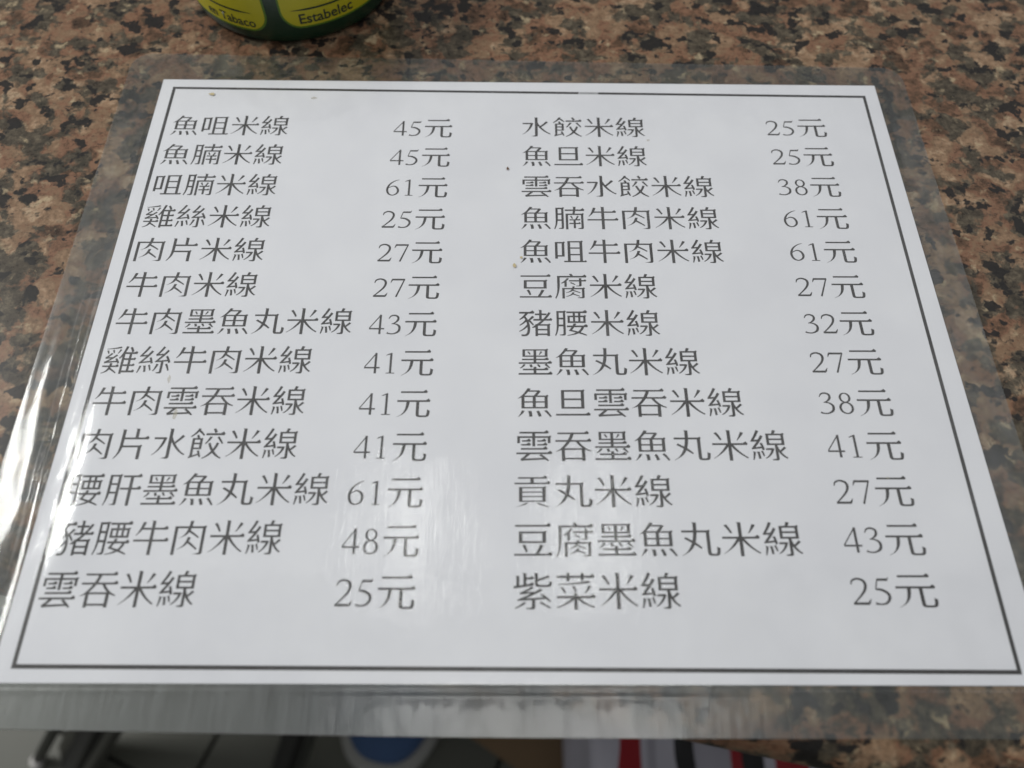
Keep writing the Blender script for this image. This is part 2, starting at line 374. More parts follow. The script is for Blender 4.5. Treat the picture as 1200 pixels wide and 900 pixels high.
# glyph outlines (thousandths of an em): character:contour|contour;...
GLYPHS = """魚:344,118 322,130 344,86 358,21 363,-62 446,-51 440,29 423,121|548,113 585,20 610,-62 688,-43 660,40 620,129|750,123 807,61 867,-11 904,-69 949,-48 915,13 866,88 814,151|175,142 160,104 141,56 120,11 95,-29 69,-55 84,-64 145,-12 207,54 249,122|243,379 458,379 458,244 243,244|539,379 768,379 768,244 539,244|243,556 458,556 458,422 243,422|539,556 768,556 768,422 539,422|326,837 295,782 253,713 202,643 140,575 72,520 67,523 75,508 121,524 162,540 162,197 851,197 851,557 875,596 839,624 801,602 577,602 633,678 671,741 623,772 607,767 377,767 410,820|239,602 295,663 343,722 573,722 532,660 487,602;咀:439,775 439,14 327,14 327,-38 966,-38 986,4 953,37 921,14 872,14 872,730 896,769 860,797 822,775|519,14 519,225 789,225 789,14|519,479 789,479 789,276 519,276|519,529 519,723 789,723 789,529|72,739 72,97 148,97 148,175 347,175 347,694 371,733 335,761 297,739|148,685 270,685 270,230 148,230;米:809,786 775,703 735,609 692,535 712,525 768,591 835,673 890,752|121,748 176,675 231,594 264,528 312,550 282,619 238,703 188,777|455,835 433,847 455,803 455,446 54,446 54,389 406,389 344,294 280,208 210,127 136,56 59,4 70,-7 151,45 236,107 319,177 395,256 455,338 455,-71 542,-71 542,342 603,260 679,180 760,108 844,45 926,-8 936,10 950,24 875,73 797,139 724,215 657,297 592,389 945,389 965,436 915,498 840,446 542,446 542,831;線:524,534 836,534 836,438 524,438|524,678 836,678 836,584 524,584|182,190 160,202 182,158 196,77 203,-24 264,-12 255,87 239,195|83,198 61,210 83,166 75,111 66,27 50,-42 81,-54 104,15 129,98 145,183|276,205 308,124 332,49 366,61 352,138 329,220|885,343 834,287 773,229 746,287 725,346 725,385 910,385 910,686 934,725 898,753 860,731 681,731 723,820 640,838 605,731 452,731 452,385 652,385 652,2 648,-12 637,-15 601,-25 541,-33 547,-44 549,-60 610,-64 657,-70 692,-65 713,-50 723,-28 725,3 725,190 756,137 793,88 835,45 880,9 926,-22 937,-4 952,11 895,54 845,113 799,181 870,238 939,300|415,295 415,239 548,239 522,177 492,123 458,75 418,35 375,6 394,-17 454,21 510,69 561,128 602,200 631,282 588,297 575,295|58,261 119,268 313,290 324,232 386,250 365,348 331,457 271,443 302,343 153,323 236,427 312,537 379,650 314,688 280,622 238,553 134,543 217,674 286,811 216,840 171,735 124,644 89,590 72,559 55,528 41,516 51,487 92,488 201,494 149,420 116,378 89,341 66,305 48,291;腩:528,453 559,396 584,344 616,357 600,412 576,471|98,800 98,444 99,350 97,246 91,140 74,38 45,-51 59,-57 75,-69 114,31 143,143 159,265 271,265 271,7 266,-8 257,-11 230,-20 183,-27 189,-42 191,-55 242,-58 280,-63 310,-58 328,-43 336,-22 339,8 339,755 363,794 327,822 289,800|165,739 271,739 271,568 165,568|165,507 271,507 271,326 163,326 165,444|632,843 610,855 632,811 624,727 377,727 377,667 619,667 606,558 399,558 399,-76 469,-76 469,501 857,501 857,5 853,-10 844,-13 813,-22 759,-30 765,-44 767,-57 822,-61 864,-65 896,-61 916,-46 925,-25 927,5 927,513 951,552 915,580 877,558 674,558 690,667 950,667 970,717 920,779 845,727 698,727 710,831|739,471 714,404 679,328 510,328 510,282 629,282 629,184 501,184 501,135 629,135 629,-32 694,-32 694,135 826,135 846,174 808,215 763,184 694,184 694,282 817,282 837,318 806,348 779,328 736,328 793,455;雞:228,701 256,648 275,598 309,613 299,665 281,721|456,827 341,795 202,768 59,751 63,740 64,730 212,738 360,752 484,776|73,680 103,627 123,577 157,592 145,645 125,701|444,737 420,665 391,597 414,587 455,645 497,714|246,274 239,198 48,198 48,147 229,147 211,95 187,52 153,14 107,-19 47,-42 54,-49 62,-65 119,-45 168,-24 209,0 243,29 269,66 339,23 404,-20 452,-60 477,-34 425,14 360,69 290,117 299,147 497,147 517,188 471,242 407,198 308,198 316,274|618,379 741,379 741,236 618,236|618,437 618,575 741,575 741,437|717,791 756,715 789,636 620,636 654,730 680,820 608,837 586,753 561,665 532,583 497,508 456,447 482,419 516,450 548,487 548,-76 618,-76 618,-28 961,-28 981,24 941,69 890,34 811,34 811,177 932,177 952,226 916,264 875,236 811,236 811,379 932,379 952,427 916,465 875,437 811,437 811,575 950,575 970,626 928,674 873,636 788,636 855,660 822,733 779,812|618,177 741,177 741,34 618,34|78,265 151,280 427,309 451,256 506,280 467,358 411,438 360,415 401,355 185,336 310,426 424,527 378,563 286,475 160,471 221,526 274,583 225,615 163,541 115,496 92,479 71,470 86,412 120,420 231,428 142,363 99,336 63,323;絲:809,237 848,164 886,86 911,19 950,34 931,102 904,183 869,258|562,253 544,170 521,89 486,24 502,18 517,9 559,74 601,154 631,240|213,191 191,203 213,159 229,79 239,-22 301,-7 289,93 271,201|96,194 82,113 68,31 46,-37 77,-47 104,19 134,99 157,181|333,206 373,114 404,28 439,41 418,130 388,224|512,304 557,306 683,313 683,2 680,-11 671,-13 642,-22 592,-29 601,-55 653,-59 693,-63 725,-59 744,-45 752,-26 754,3 754,322 867,332 887,273 948,302 924,367 885,445 842,517 787,492 846,382 605,358 699,459 787,567 867,681 807,718 768,654 722,587 589,577 667,686 732,801 668,829 624,739 577,661 545,614 515,578 493,565 514,506 554,517 682,533 578,414 548,378 521,345 502,331|56,260 129,271 382,303 396,254 455,274 427,365 386,466 328,450 366,353 157,323 251,429 338,541 417,657 356,694 267,555 134,541 199,629 259,720 312,813 247,841 192,735 135,642 95,586 75,555 55,524 40,513 50,486 94,488 225,496 164,419 124,374 93,337 66,302 46,288;肉:92,683 92,-71 175,-71 175,628 445,628 420,560 392,502 355,448 302,401 239,369 232,374 238,359 304,386 360,412 410,442 451,475 486,522 581,468 672,413 742,362 767,391 695,449 604,515 512,574 530,628 826,628 826,17 823,-5 815,-14 809,-15 780,-22 732,-35 673,-41 671,-38 672,-46 756,-53 818,-61 866,-59 894,-41 905,-19 908,15 908,638 932,677 896,705 858,683 543,683 560,829 474,829 468,763 457,683|467,396 452,332 426,258 377,177 311,117 235,79 228,85 234,70 302,97 361,125 411,155 454,189 489,234 579,173 665,113 730,59 759,88 691,150 605,224 519,288 539,348 551,396;片:176,809 154,821 176,777 176,481 176,372 170,261 154,152 119,49 62,-39 63,-40 75,-61 127,0 172,61 208,125 234,193 251,276 664,276 664,-71 753,-71 753,290 777,329 741,357 703,335 258,335 262,481 262,513 907,513 927,562 877,624 802,572 625,572 625,831 538,835 516,847 538,803 538,572 262,572 262,805;牛:468,835 446,847 468,803 468,648 259,648 289,726 309,790 227,806 206,732 182,650 153,572 120,502 81,449 100,438 139,479 187,527 233,593 468,593 468,336 48,336 48,280 468,280 468,-70 555,-70 555,280 954,280 974,326 924,388 849,336 555,336 555,593 898,593 918,638 868,700 793,648 555,648 555,831;墨:186,302 162,254 125,204 84,177 107,160 165,193 217,239 247,285|342,283 361,234 373,189 441,205 428,249 407,296|290,708 326,659 353,613 384,625 366,673 337,724|544,284 581,237 610,193 649,207 631,254 604,303|650,728 629,672 603,617 625,608 664,655 706,709|231,751 460,751 460,587 231,587|535,751 769,751 769,587 535,587|747,282 819,223 877,166 911,184 864,245 796,313 943,313 963,353 913,415 838,363 535,363 535,433 859,433 879,470 829,532 754,480 535,480 535,543 844,543 844,749 868,788 832,816 794,794 160,794 160,543 460,543 460,480 146,480 146,433 460,433 460,363 58,363 58,313 812,313|459,214 459,150 169,150 169,100 459,100 459,10 54,10 54,-44 950,-44 970,0 920,62 845,10 535,10 535,100 841,100 861,140 811,202 736,150 535,150 535,214;丸:131,396 220,343 311,282 278,203 241,131 193,63 132,1 60,-44 55,-40 62,-57 148,-10 223,40 287,95 339,157 380,232 465,174 531,122 561,155 518,199 464,251 405,298 427,384 441,466 451,560 673,560 673,54 677,5 684,-19 701,-40 733,-53 776,-56 881,-57 927,-49 955,-26 969,5 980,68 986,147 943,165 907,187 903,78 891,13 870,0 786,1 773,3 761,18 758,53 758,571 782,610 746,638 708,616 454,616 458,829 371,833 349,845 371,801 368,616 81,616 81,560 364,560 352,449 331,346 175,440;雲:167,314 167,263 831,263 851,304 801,366 726,314|195,546 195,501 409,501 429,536 380,596 307,546|174,431 174,386 408,386 428,421 378,483 303,431|585,431 585,386 829,386 849,421 799,483 724,431|585,546 585,501 802,501 822,536 773,597 699,546|176,-65 299,-50 779,-27 816,-54 843,-75 882,-55 832,2 768,68 690,132 948,132 968,174 918,236 843,184 52,184 52,132 307,132 245,67 206,32 175,9 153,0|624,106 726,25 273,6 342,67 405,132 679,132|75,666 75,457 145,457 145,614 459,614 459,364 534,364 534,614 854,614 854,457 926,457 926,621 950,660 914,688 876,666 534,666 534,745 869,745 889,788 839,850 764,798 130,798 130,745 459,745 459,666;吞:107,775 107,724 435,724 405,635 366,548 48,548 48,496 337,496 288,424 240,361 187,302 124,250 52,208 57,200 109,218 159,232 202,253 202,-70 287,-70 287,-25 714,-25 714,-68 802,-68 802,262 847,240 896,224 949,206 952,223 960,239 885,271 817,315 756,368 703,426 651,496 953,496 973,538 923,600 848,548 456,548 492,634 524,724 897,724 917,765 867,827 792,775|287,27 287,255 714,255 714,27|275,306 335,369 381,426 426,496 571,496 617,426 666,369 733,306;水:67,575 67,517 317,517 282,394 241,288 192,194 133,114 69,58 64,60 76,41 160,109 241,193 312,297 370,421 408,560 360,579 345,576|815,648 728,539 625,432 581,514 546,592 546,829 458,833 436,845 458,801 458,22 455,0 447,-7 442,-8 418,-15 378,-30 328,-36 327,-34 328,-43 405,-50 460,-59 505,-56 531,-37 543,-14 546,23 546,437 603,341 674,248 755,167 842,98 934,42 945,62 958,77 892,116 827,170 768,234 712,303 658,379 773,486 881,602;餃:756,568 840,464 911,369 946,394 886,493 811,602|568,600 534,526 494,449 450,386 479,364 531,428 590,501 637,577|618,815 684,694 447,694 447,632 942,632 962,684 912,746 837,694 672,694 745,732 717,785 679,843|769,417 750,351 724,286 692,226 643,317 606,412 541,394 571,314 607,236 650,162 587,86 514,15 427,-41 436,-49 446,-65 538,-17 621,38 692,105 763,35 843,-19 929,-63 940,-44 955,-30 905,-4 858,31 815,72 774,117 736,163 779,237 814,316 840,400|310,363 310,268 169,268 169,363|310,413 169,413 169,497 310,497|271,167 304,91 169,40 169,218 380,218 380,547 297,547 256,650 196,632 228,547 99,547 99,70 93,30 77,-3 61,-17 70,-31 75,-48 131,-27 322,45 342,6 357,-22 394,-6 368,86 329,189|227,844 177,756 113,671 37,605 53,573 119,621 184,674 242,740 322,672 385,611 413,640 376,686 328,741 274,791 291,822;腰:90,800 90,444 91,350 89,246 82,140 66,38 37,-51 50,-56 66,-68 104,31 133,142 149,263 272,263 272,16 268,-2 258,-5 225,-14 168,-21 174,-35 176,-47 234,-51 276,-56 308,-51 326,-36 335,-15 338,15 338,755 362,794 326,822 288,800|155,739 272,739 272,566 155,566|155,504 272,504 272,326 153,326 155,444|398,637 398,382 902,382 902,592 926,631 890,659 852,637 763,637 763,726 933,726 953,776 903,838 828,786 372,786 372,726 547,726 547,637|611,726 697,726 697,637 611,637|777,233 751,175 719,128 677,85 516,137 577,233|420,110 621,47 547,11 469,-19 377,-39 383,-46 388,-63 507,-42 608,-18 691,19 808,-22 903,-63 930,-36 849,11 748,60 791,110 825,165 851,233 941,233 961,280 911,342 836,291 610,291 640,354 567,367 532,291 374,291 374,233 501,233 458,163|461,580 551,580 551,439 461,439|610,580 697,580 697,439 610,439|758,580 837,580 837,439 758,439;肝:427,433 427,376 650,376 650,-70 736,-70 736,376 966,376 986,423 936,485 861,433 736,433 736,722 933,722 953,769 903,831 828,779 458,779 458,722 650,722 650,433|104,795 104,444 105,349 105,244 99,137 84,35 55,-50 60,-51 76,-68 119,31 155,142 175,268 329,268 329,15 323,-6 316,-7 297,-14 264,-27 224,-32 223,-30 223,-37 290,-44 335,-52 375,-49 395,-31 403,-12 406,18 406,750 430,789 394,817 356,795|180,742 329,742 329,560 180,560|180,508 329,508 329,321 178,321 180,444;豬:412,631 357,561 294,489 261,552 222,607 259,655 293,709 455,709 475,761 425,823 350,771 45,771 45,709 213,709 162,633 109,565 47,511 71,487 126,521 181,561 203,526 220,490 171,423 112,357 49,309 58,300 68,283 128,323 191,370 245,426 268,332 233,280 192,226 145,175 95,131 44,100 53,91 61,73 137,119 213,174 279,241 279,140 267,58 244,9 225,-9 206,-16 184,-17 101,-14 112,-44 116,-74 200,-78 242,-72 276,-58 305,-31 333,20 349,100 353,203 342,317 315,432 379,357 429,291 462,314 436,360 401,417 359,473 473,589|811,654 766,585 718,521 679,521 679,654|497,340 497,312 452,270 403,230 425,205 461,217 497,229 497,-76 569,-76 569,-38 825,-38 825,-72 899,-72 899,295 923,334 887,362 849,340 637,340 697,399 752,461 954,461 974,511 934,557 881,521 801,521 874,628 934,736 867,757 812,656 812,713 679,713 679,837 607,841 585,853 607,809 607,713 488,713 488,654 607,654 607,521 445,521 445,461 666,461 601,397 534,340|569,123 825,123 825,18 569,18|569,176 569,283 825,285 825,176;旦:59,30 59,-26 940,-26 960,20 910,82 835,30|285,456 721,456 721,243 285,243|285,720 721,720 721,510 285,510|203,775 203,189 806,189 806,730 830,769 794,797 756,775;豆:74,779 74,728 921,728 941,769 891,831 816,779|245,236 276,175 310,105 329,53 379,68 366,122 344,195 317,256|251,550 730,550 730,346 251,346|166,603 166,294 819,294 819,558 843,597 807,625 769,603|671,255 626,144 561,16 52,16 52,-35 947,-35 967,6 917,68 842,16 640,16 704,130 757,233;腐:484,499 558,462 622,427 644,448 588,489 520,531|748,675 748,605 460,605 460,555 748,555 748,424 744,410 735,407 703,401 649,396 656,379 735,374 787,375 807,385 816,400 818,423 818,555 939,555 959,595 923,633 882,605 818,605 818,675|555,375 545,316 259,316 259,-68 329,-68 329,268 526,268 504,235 480,208 449,184 409,164 362,150 366,147 373,134 448,153 511,177 554,208 667,169 763,130 783,150 690,196 580,243 592,268 820,268 820,2 816,-12 804,-15 765,-24 696,-30 703,-52 770,-55 821,-60 858,-56 879,-43 888,-25 890,3 890,272 914,310 878,338 840,316 609,316 618,375|547,158 531,125 506,90 470,59 422,32 364,14 369,9 377,-5 451,17 512,41 560,76 661,38 745,1 765,21 685,64 588,109 610,158|406,682 358,615 298,550 230,498 248,475 287,492 326,512 326,358 394,358 394,574 433,617 465,662|466,827 501,761 122,761 122,460 122,364 120,258 110,149 89,43 53,-50 70,-60 84,-73 127,25 159,135 181,248 192,359 196,460 196,703 949,703 969,751 919,813 844,761 584,761 537,842;貢:256,345 749,345 749,252 256,252|256,220 749,220 749,126 256,126|256,468 749,468 749,377 256,377|173,504 173,90 835,90 835,459 859,498 823,526 785,504|598,36 754,-16 886,-67 918,-52 848,-18 749,26 641,65|347,68 270,25 176,-21 85,-50 76,-43 84,-56 199,-26 316,7 401,44|61,627 61,583 943,583 963,617 913,679 838,627 541,627 541,740 860,740 880,773 830,835 755,783 148,783 148,740 456,740 456,627;紫:633,92 720,48 813,-3 885,-49 918,-26 814,48 690,125|282,116 221,64 148,11 71,-30 95,-50 182,-9 272,39 344,92|180,303 240,306 450,317 326,260 253,230 202,205 160,182 125,171 133,143 213,147 471,159 471,0 467,-15 454,-18 411,-27 337,-34 343,-44 347,-60 415,-64 469,-69 509,-66 534,-51 545,-31 548,-1 548,165 799,183 850,141 888,108 925,126 869,190 796,263 719,326 661,299 748,229 325,203 471,266 600,330 727,402 679,450 554,374 333,357 436,410 522,462 470,501 384,443 301,398 246,371 206,346 172,329|109,768 87,780 109,736 109,519 41,511 48,448 509,517 527,561 486,609 431,571 349,550 349,673 505,673 525,718 484,765 431,728 349,728 349,837 274,841 252,853 274,809 274,540 179,528 179,764|862,777 754,732 620,691 620,837 545,841 523,853 545,809 545,575 548,537 559,512 581,494 618,484 668,482 846,482 887,486 916,498 935,522 947,555 954,606 917,617 885,632 883,594 878,565 869,548 856,541 840,539 675,539 641,541 625,551 620,576 620,636 724,662 827,693 916,727;菜:813,642 610,605 357,575 96,559 102,534 263,537 428,543 590,552 741,567 867,589|139,460 177,415 214,364 237,320 278,338 260,384 234,439 200,487|414,487 443,442 470,394 484,355 528,370 519,412 503,463 480,508|806,524 779,459 745,387 710,328 739,314 810,399 881,496|628,837 628,767 371,767 371,837 293,837 293,767 60,767 60,707 293,707 293,627 371,627 371,707 628,707 628,638 706,638 706,707 943,707 963,757 913,819 838,767 706,767 706,837|458,338 458,260 57,260 57,200 398,200 334,145 269,96 198,51 124,13 51,-14 63,-26 72,-42 153,-12 237,24 318,67 394,116 458,172 458,-76 538,-76 538,174 600,117 674,68 755,26 839,-10 923,-39 934,-20 948,-4 872,20 796,56 724,98 658,145 595,200 947,200 967,250 917,312 842,260 538,260 538,338;元:143,753 143,699 861,699 881,743 831,805 756,753|55,473 55,417 311,417 299,298 279,194 234,90 164,10 74,-41 69,-37 74,-52 206,17 292,96 344,178 380,286 399,417 579,417 579,50 582,9 591,-18 611,-37 648,-50 697,-53 842,-53 892,-46 925,-24 944,12 955,68 962,148 919,164 883,186 881,112 876,60 865,20 851,3 837,1 706,0 682,3 668,16 663,51 663,417 946,417 966,463 916,525 841,473"""
def fill_curve(contours):
    cu = bpy.data.curves.new('outline', 'CURVE'); cu.dimensions = '2D'; cu.fill_mode = 'BOTH'
    for c in contours:
        s = cu.splines.new('POLY'); s.points.add(len(c) - 1)
        for p, q in zip(s.points, c): p.co = (q[0], q[1], 0, 1)
        s.use_cyclic_u = True
    o = bpy.data.objects.new('outline', cu); C.objects.link(o)
    dg = bpy.context.evaluated_depsgraph_get(); me = bpy.data.meshes.new_from_object(o.evaluated_get(dg))
    V = [(q.co.x, q.co.y) for q in me.vertices]; F = [tuple(p.vertices) for p in me.polygons]
    bpy.data.objects.remove(o); bpy.data.curves.remove(cu); bpy.data.meshes.remove(me)
    return V, F
GL = {}
for part in GLYPHS.split(';'):
    ch, cs = part[0], part[2:]
    GL[ch] = fill_curve([[tuple(int(t) / 1000 for t in p.split(',')) for p in c.split()] for c in cs.split('|')])
    GL[ch] = [(GL[ch][0], GL[ch][1], 0)]
# Roman figures drawn as swelling strokes
def smooth_path(P, n=6):
    out = []
    for i in range(len(P) - 1):
        p0, p1, p2, p3 = P[max(i - 1, 0)], P[i], P[i + 1], P[min(i + 2, len(P) - 1)]
        for k in range(n):
            t = k / n
            out.append(tuple(.5 * (2 * b + (c - a) * t + (2 * a - 5 * b + 4 * c - d) * t * t + (3 * b - a - 3 * c + d) * t ** 3) for a, b, c, d in zip(p0, p1, p2, p3)))
    out.append(P[-1]); return out
def stroke(P, sm=True):
    Q = smooth_path(P) if sm else P; V, F = [], []
    for i, (x, y, w) in enumerate(Q):
        w *= 1.22; a, b = Q[max(i - 1, 0)], Q[min(i + 1, len(Q) - 1)]; dx, dy = b[0] - a[0], b[1] - a[1]; l = math.hypot(dx, dy) or 1
        V += [(x - dy / l * w / 2, y + dx / l * w / 2), (x + dy / l * w / 2, y - dx / l * w / 2)]
    for i in range(len(Q) - 1): F.append((2 * i, 2 * i + 1, 2 * i + 3, 2 * i + 2))
    return V, F
def ring(cx, cy, rx, ry, thin, thick):
    P = []
    for k in range(25):
        a = 2 * math.pi * k / 24; P.append((cx + rx * math.cos(a), cy + ry * math.sin(a), thin + (thick - thin) * abs(math.cos(a)) ** 1.5))
    return stroke(P, False)
DIG = {
 '1': [stroke([(.26, .012, .052), (.26, .665, .052)], False), stroke([(.12, .595, .012), (.20, .63, .03), (.285, .672, .02)]), stroke([(.14, .011, .022), (.38, .011, .022)], False)],
 '2': [stroke([(.055, .50, .018), (.09, .60, .036), (.21, .65, .042), (.34, .60, .052), (.38, .49, .056), (.33, .34, .048), (.19, .17, .034), (.05, .03, .026)]), stroke([(.04, .028, .052), (.40, .028, .054)], False), stroke([(.39, .03, .05), (.45, .145, .012)], False)],
 '3': [stroke([(.075, .53, .018), (.13, .62, .034), (.23, .652, .04), (.335, .60, .05), (.34, .49, .052), (.26, .395, .034), (.16, .35, .018)]), stroke([(.17, .355, .016), (.30, .34, .034), (.395, .25, .054), (.375, .10, .054), (.24, .015, .034), (.10, .02, .034), (.045, .05, .05)])],
 '4': [stroke([(.335, .655, .026), (.03, .20, .024)], False), stroke([(.025, .185, .040), (.46, .185, .040)], False), stroke([(.335, .672, .052), (.335, 0, .052)], False)],
 '5': [stroke([(.165, .625, .048), (.395, .625, .052)], False), stroke([(.385, .61, .03), (.43, .685, .012)], False), stroke([(.17, .64, .022), (.10, .39, .022)], False), stroke([(.095, .385, .034), (.24, .365, .052), (.365, .27, .056), (.375, .15, .054), (.29, .04, .042), (.16, .01, .032), (.04, .035, .05)])],
 '6': [stroke([(.44, .665, .012), (.31, .62, .024), (.15, .48, .042), (.075, .27, .056), (.12, .085, .050), (.25, .015, .030), (.38, .09, .046), (.415, .22, .056), (.355, .355, .046), (.24, .395, .030), (.11, .32, .018)])],
 '7': [stroke([(.055, .63, .052), (.44, .63, .052)], False), stroke([(.425, .64, .030), (.33, .36, .036), (.205, -.005, .042)], False), stroke([(.065, .62, .04), (.025, .51, .012)], False)],
 '8': [ring(.245, .505, .125, .142, .028, .050), ring(.245, .182, .160, .172, .030, .054)],
}
for d, st in DIG.items(): GL[d] = [(V, F, k * .0000012) for k, (V, F) in enumerate(st)]
def text_mesh(name, s, x0, x1, yc, dy=0, em_y=.0118):
    """lay string s so that it spans x0..x1 on the sheet (em boxes), centred on yc"""
    adv = [.5 if c.isdigit() else 1.0 for c in s]; tot = sum(adv); em = (x1 - x0) / tot
    V, F = [], []; px = 0
    for c, a in zip(s, adv):
        jit = 0
        for (gv, gf, dz) in GL[c]:
            k = len(V)
            for gx, gy in gv:
                cy = gy - (.36 if not c.isdigit() else .345)
                X = x0 + (px + gx) * em
                V.append((X, yc + dy * (X - x0) + cy * em_y, ZI + dz))
            F += [tuple(q + k for q in ff) for ff in gf]
        px += a
    me = pymesh(name, V, F)
    bm = bmesh.new(); bm.from_mesh(me)
    for fc in bm.faces:
        fc.normal_update()
        if fc.normal.z < 0: fc.normal_flip()
    bm.to_mesh(me); bm.free()
    return me
LEFT = ['魚咀米線', '魚腩米線', '咀腩米線', '雞絲米線', '肉片米線', '牛肉米線', '牛肉墨魚丸米線', '雞絲牛肉米線', '牛肉雲吞米線', '肉片水餃米線', '腰肝墨魚丸米線', '豬腰牛肉米線', '雲吞米線']
LP = [45, 45, 61, 25, 27, 27, 43, 41, 41, 41, 61, 48, 25]
RIGHT = ['水餃米線', '魚旦米線', '雲吞水餃米線', '魚腩牛肉米線', '魚咀牛肉米線', '豆腐米線', '豬腰米線', '墨魚丸米線', '魚旦雲吞米線', '雲吞墨魚丸米線', '貢丸米線', '豆腐墨魚丸米線', '紫菜米線']
RP = [25, 25, 38, 61, 61, 27, 32, 27, 38, 41, 27, 43, 25]
LX0 = [8.8, 7.9, 8.0, 7.6, 7.8, 8.0, 7.8, 7.2, 7.4, 7.0, 6.8, 8.0, 7.3]
LX1 = [55.2, 55.0, 54.8, 54.7, 54.5, 54.1, 89.4, 77.2, 76.9, 76.3, 88.1, 75.5, 52.3]
RX0 = [149.3, 149.2, 148.8, 148.5, 148.2, 147.9, 147.6, 147.4, 147.1, 146.6, 146.0, 145.9, 145.7]
RX1 = [198.4, 198.0, 222.7, 222.7, 222.6, 196.9, 196.6, 208.8, 221.6, 233.8, 195.2, 233.3, 194.8]
ordi = ['first', 'second', 'third', 'fourth', 'fifth', 'sixth', 'seventh', 'eighth', 'ninth', 'tenth', 'eleventh', 'twelfth', 'thirteenth']
def ink_span(s):
    a = min(x for st in GL[s[0]] for x, y in st[0]); b = max(x for st in GL[s[-1]] for x, y in st[0]); return a, b
def put(kind, s, x0, x1, y, label):
    x0, x1 = x0 / 1000, x1 / 1000
    n = sum(.5 if c.isdigit() else 1 for c in s); a, b = ink_span(s)
    em = (x1 - x0) / (n - 1 + b - a); X0 = x0 - a * em
    tag(obj(kind, text_mesh(kind, s, X0, X0 + em * n, y / 1000, .008 if kind == 'dish_name' else .004), M_INK, paper), label)
for r in range(13):
    y = -26.35 - 15.47 * r; put('dish_name', LEFT[r], LX0[r], LX1[r], y + .05, 'dish name %s, %s line of the left column' % (LEFT[r], ordi[r]))
    put('price', '%d元' % LP[r], 97.5 - .335 * r, 121.0 - .345 * r, y - .2, 'price %d元, %s line of the left column' % (LP[r], ordi[r]))
    y = -25.6 - 15.53 * r; put('dish_name', RIGHT[r], RX0[r], RX1[r], y, 'dish name %s, %s line of the right column' % (RIGHT[r], ordi[r]))
    put('price', '%d元' % RP[r], (247.9 - .12 * r) if r < 9 else 246.9 - .42 * (r - 9), 272.1 - .09 * r - (.2 if r > 9 else 0), -24.6 - 15.55 * r, 'price %d元, %s line of the right column' % (RP[r], ordi[r]))

# little food stains on the film
def blob(cx, cy, rx, ry, z, seed, n=16):
    V = [(cx, cy, z)]
    for k in range(n):
        a = 2 * math.pi * k / n; q = 1 + .45 * noise.noise((math.cos(a) * 1.3 + seed, math.sin(a) * 1.3, seed))
        V.append((cx + rx * q * math.cos(a), cy + ry * q * math.sin(a), z))
    return V, [(0, k + 1, (k + 1) % n + 1) for k in range(n)]
M_BROWN = plain('dried_brown_sauce', (.10, .05, .025), .5, 0, .3, 900)
M_YEL = plain('dried_yellow_sauce', (.42, .35, .20), .5, 0, .2, 900)
M_TEA = plain('pale_tea_mark', (.50, .46, .36), .6, 0, .08, 300); M_TEA.node_tree.nodes['Principled BSDF'].inputs['Alpha'].default_value = .38
ST = [(.1434, -.0477, .0005, .0007, M_BROWN, 'small dried brown sauce speck'), (.146, -.0942, .0006, .0009, M_YEL, None), (.1485, -.0905, .0005, .0005, M_YEL, None), (.0217, -.0087, .0012, .0006, M_YEL, None), (.0636, -.0101, .0012, .0006, M_TEA, None),
      (.0306, -.1415, .0006, .0014, M_TEA, None), (.0352, -.1545, .0008, .0018, M_TEA, None), (.2642, -.1755, .0004, .0004, M_TEA, None), (.1995, -.032, .0006, .0005, M_TEA, None)]
for k, (x, y, rx, ry, m_, lab) in enumerate(ST):
    z = film_h(x, y) + .00002 if m_ is not M_TEA else .00004
    tag(obj('stain', pymesh('stain', *blob(x, y, rx, ry, z, k + 1.3)), m_, menu), lab)


# ------------------------------------------------------------------ green tin with yellow panels
M_GREEN = plain('dark_green_tin_paint', (.006, .024, .010), .35, 0, .25, 40)
M_YELLOW = plain('yellow_label', (.37, .33, .006), .45, 0, .10, 30)
M_LIME = plain('lime_label_edge', (.07, .14, .008), .45, 0, .10, 30)
M_TEXT = plain('dark_label_print', (.022, .030, .012), .5, 0, .1, 100)
M_LID = plain('dark_plastic_lid', (.012, .035, .016), .4, 0, .2, 60)
CR = .0455
can = empty('round_tin', (.0463, .0672, ZT))
tag(can, 'dark green round tin with yellow label panels standing behind the menu', 'tin')
bm = lathe([(.030, .0008), (CR - .006, .0006), (CR - .0035, 0), (CR - .0016, .0007), (CR - .0005, .0022), (CR, .005), (CR, .020), (CR, .036), (CR - .001, .0370), (CR - .004, .0375)])
obj('body', bm, M_GREEN, can, True)
bm = lathe([(CR - .0005, .0378), (CR + .0008, .0383), (CR + .0010, .044), (CR, .0455), (CR - .003, .046), (.020, .0458)])
obj('lid', bm, M_LID, can, True)
def on_tin(a, z, off): r_ = CR + off; return (r_ * math.cos(a), r_ * math.sin(a), z)
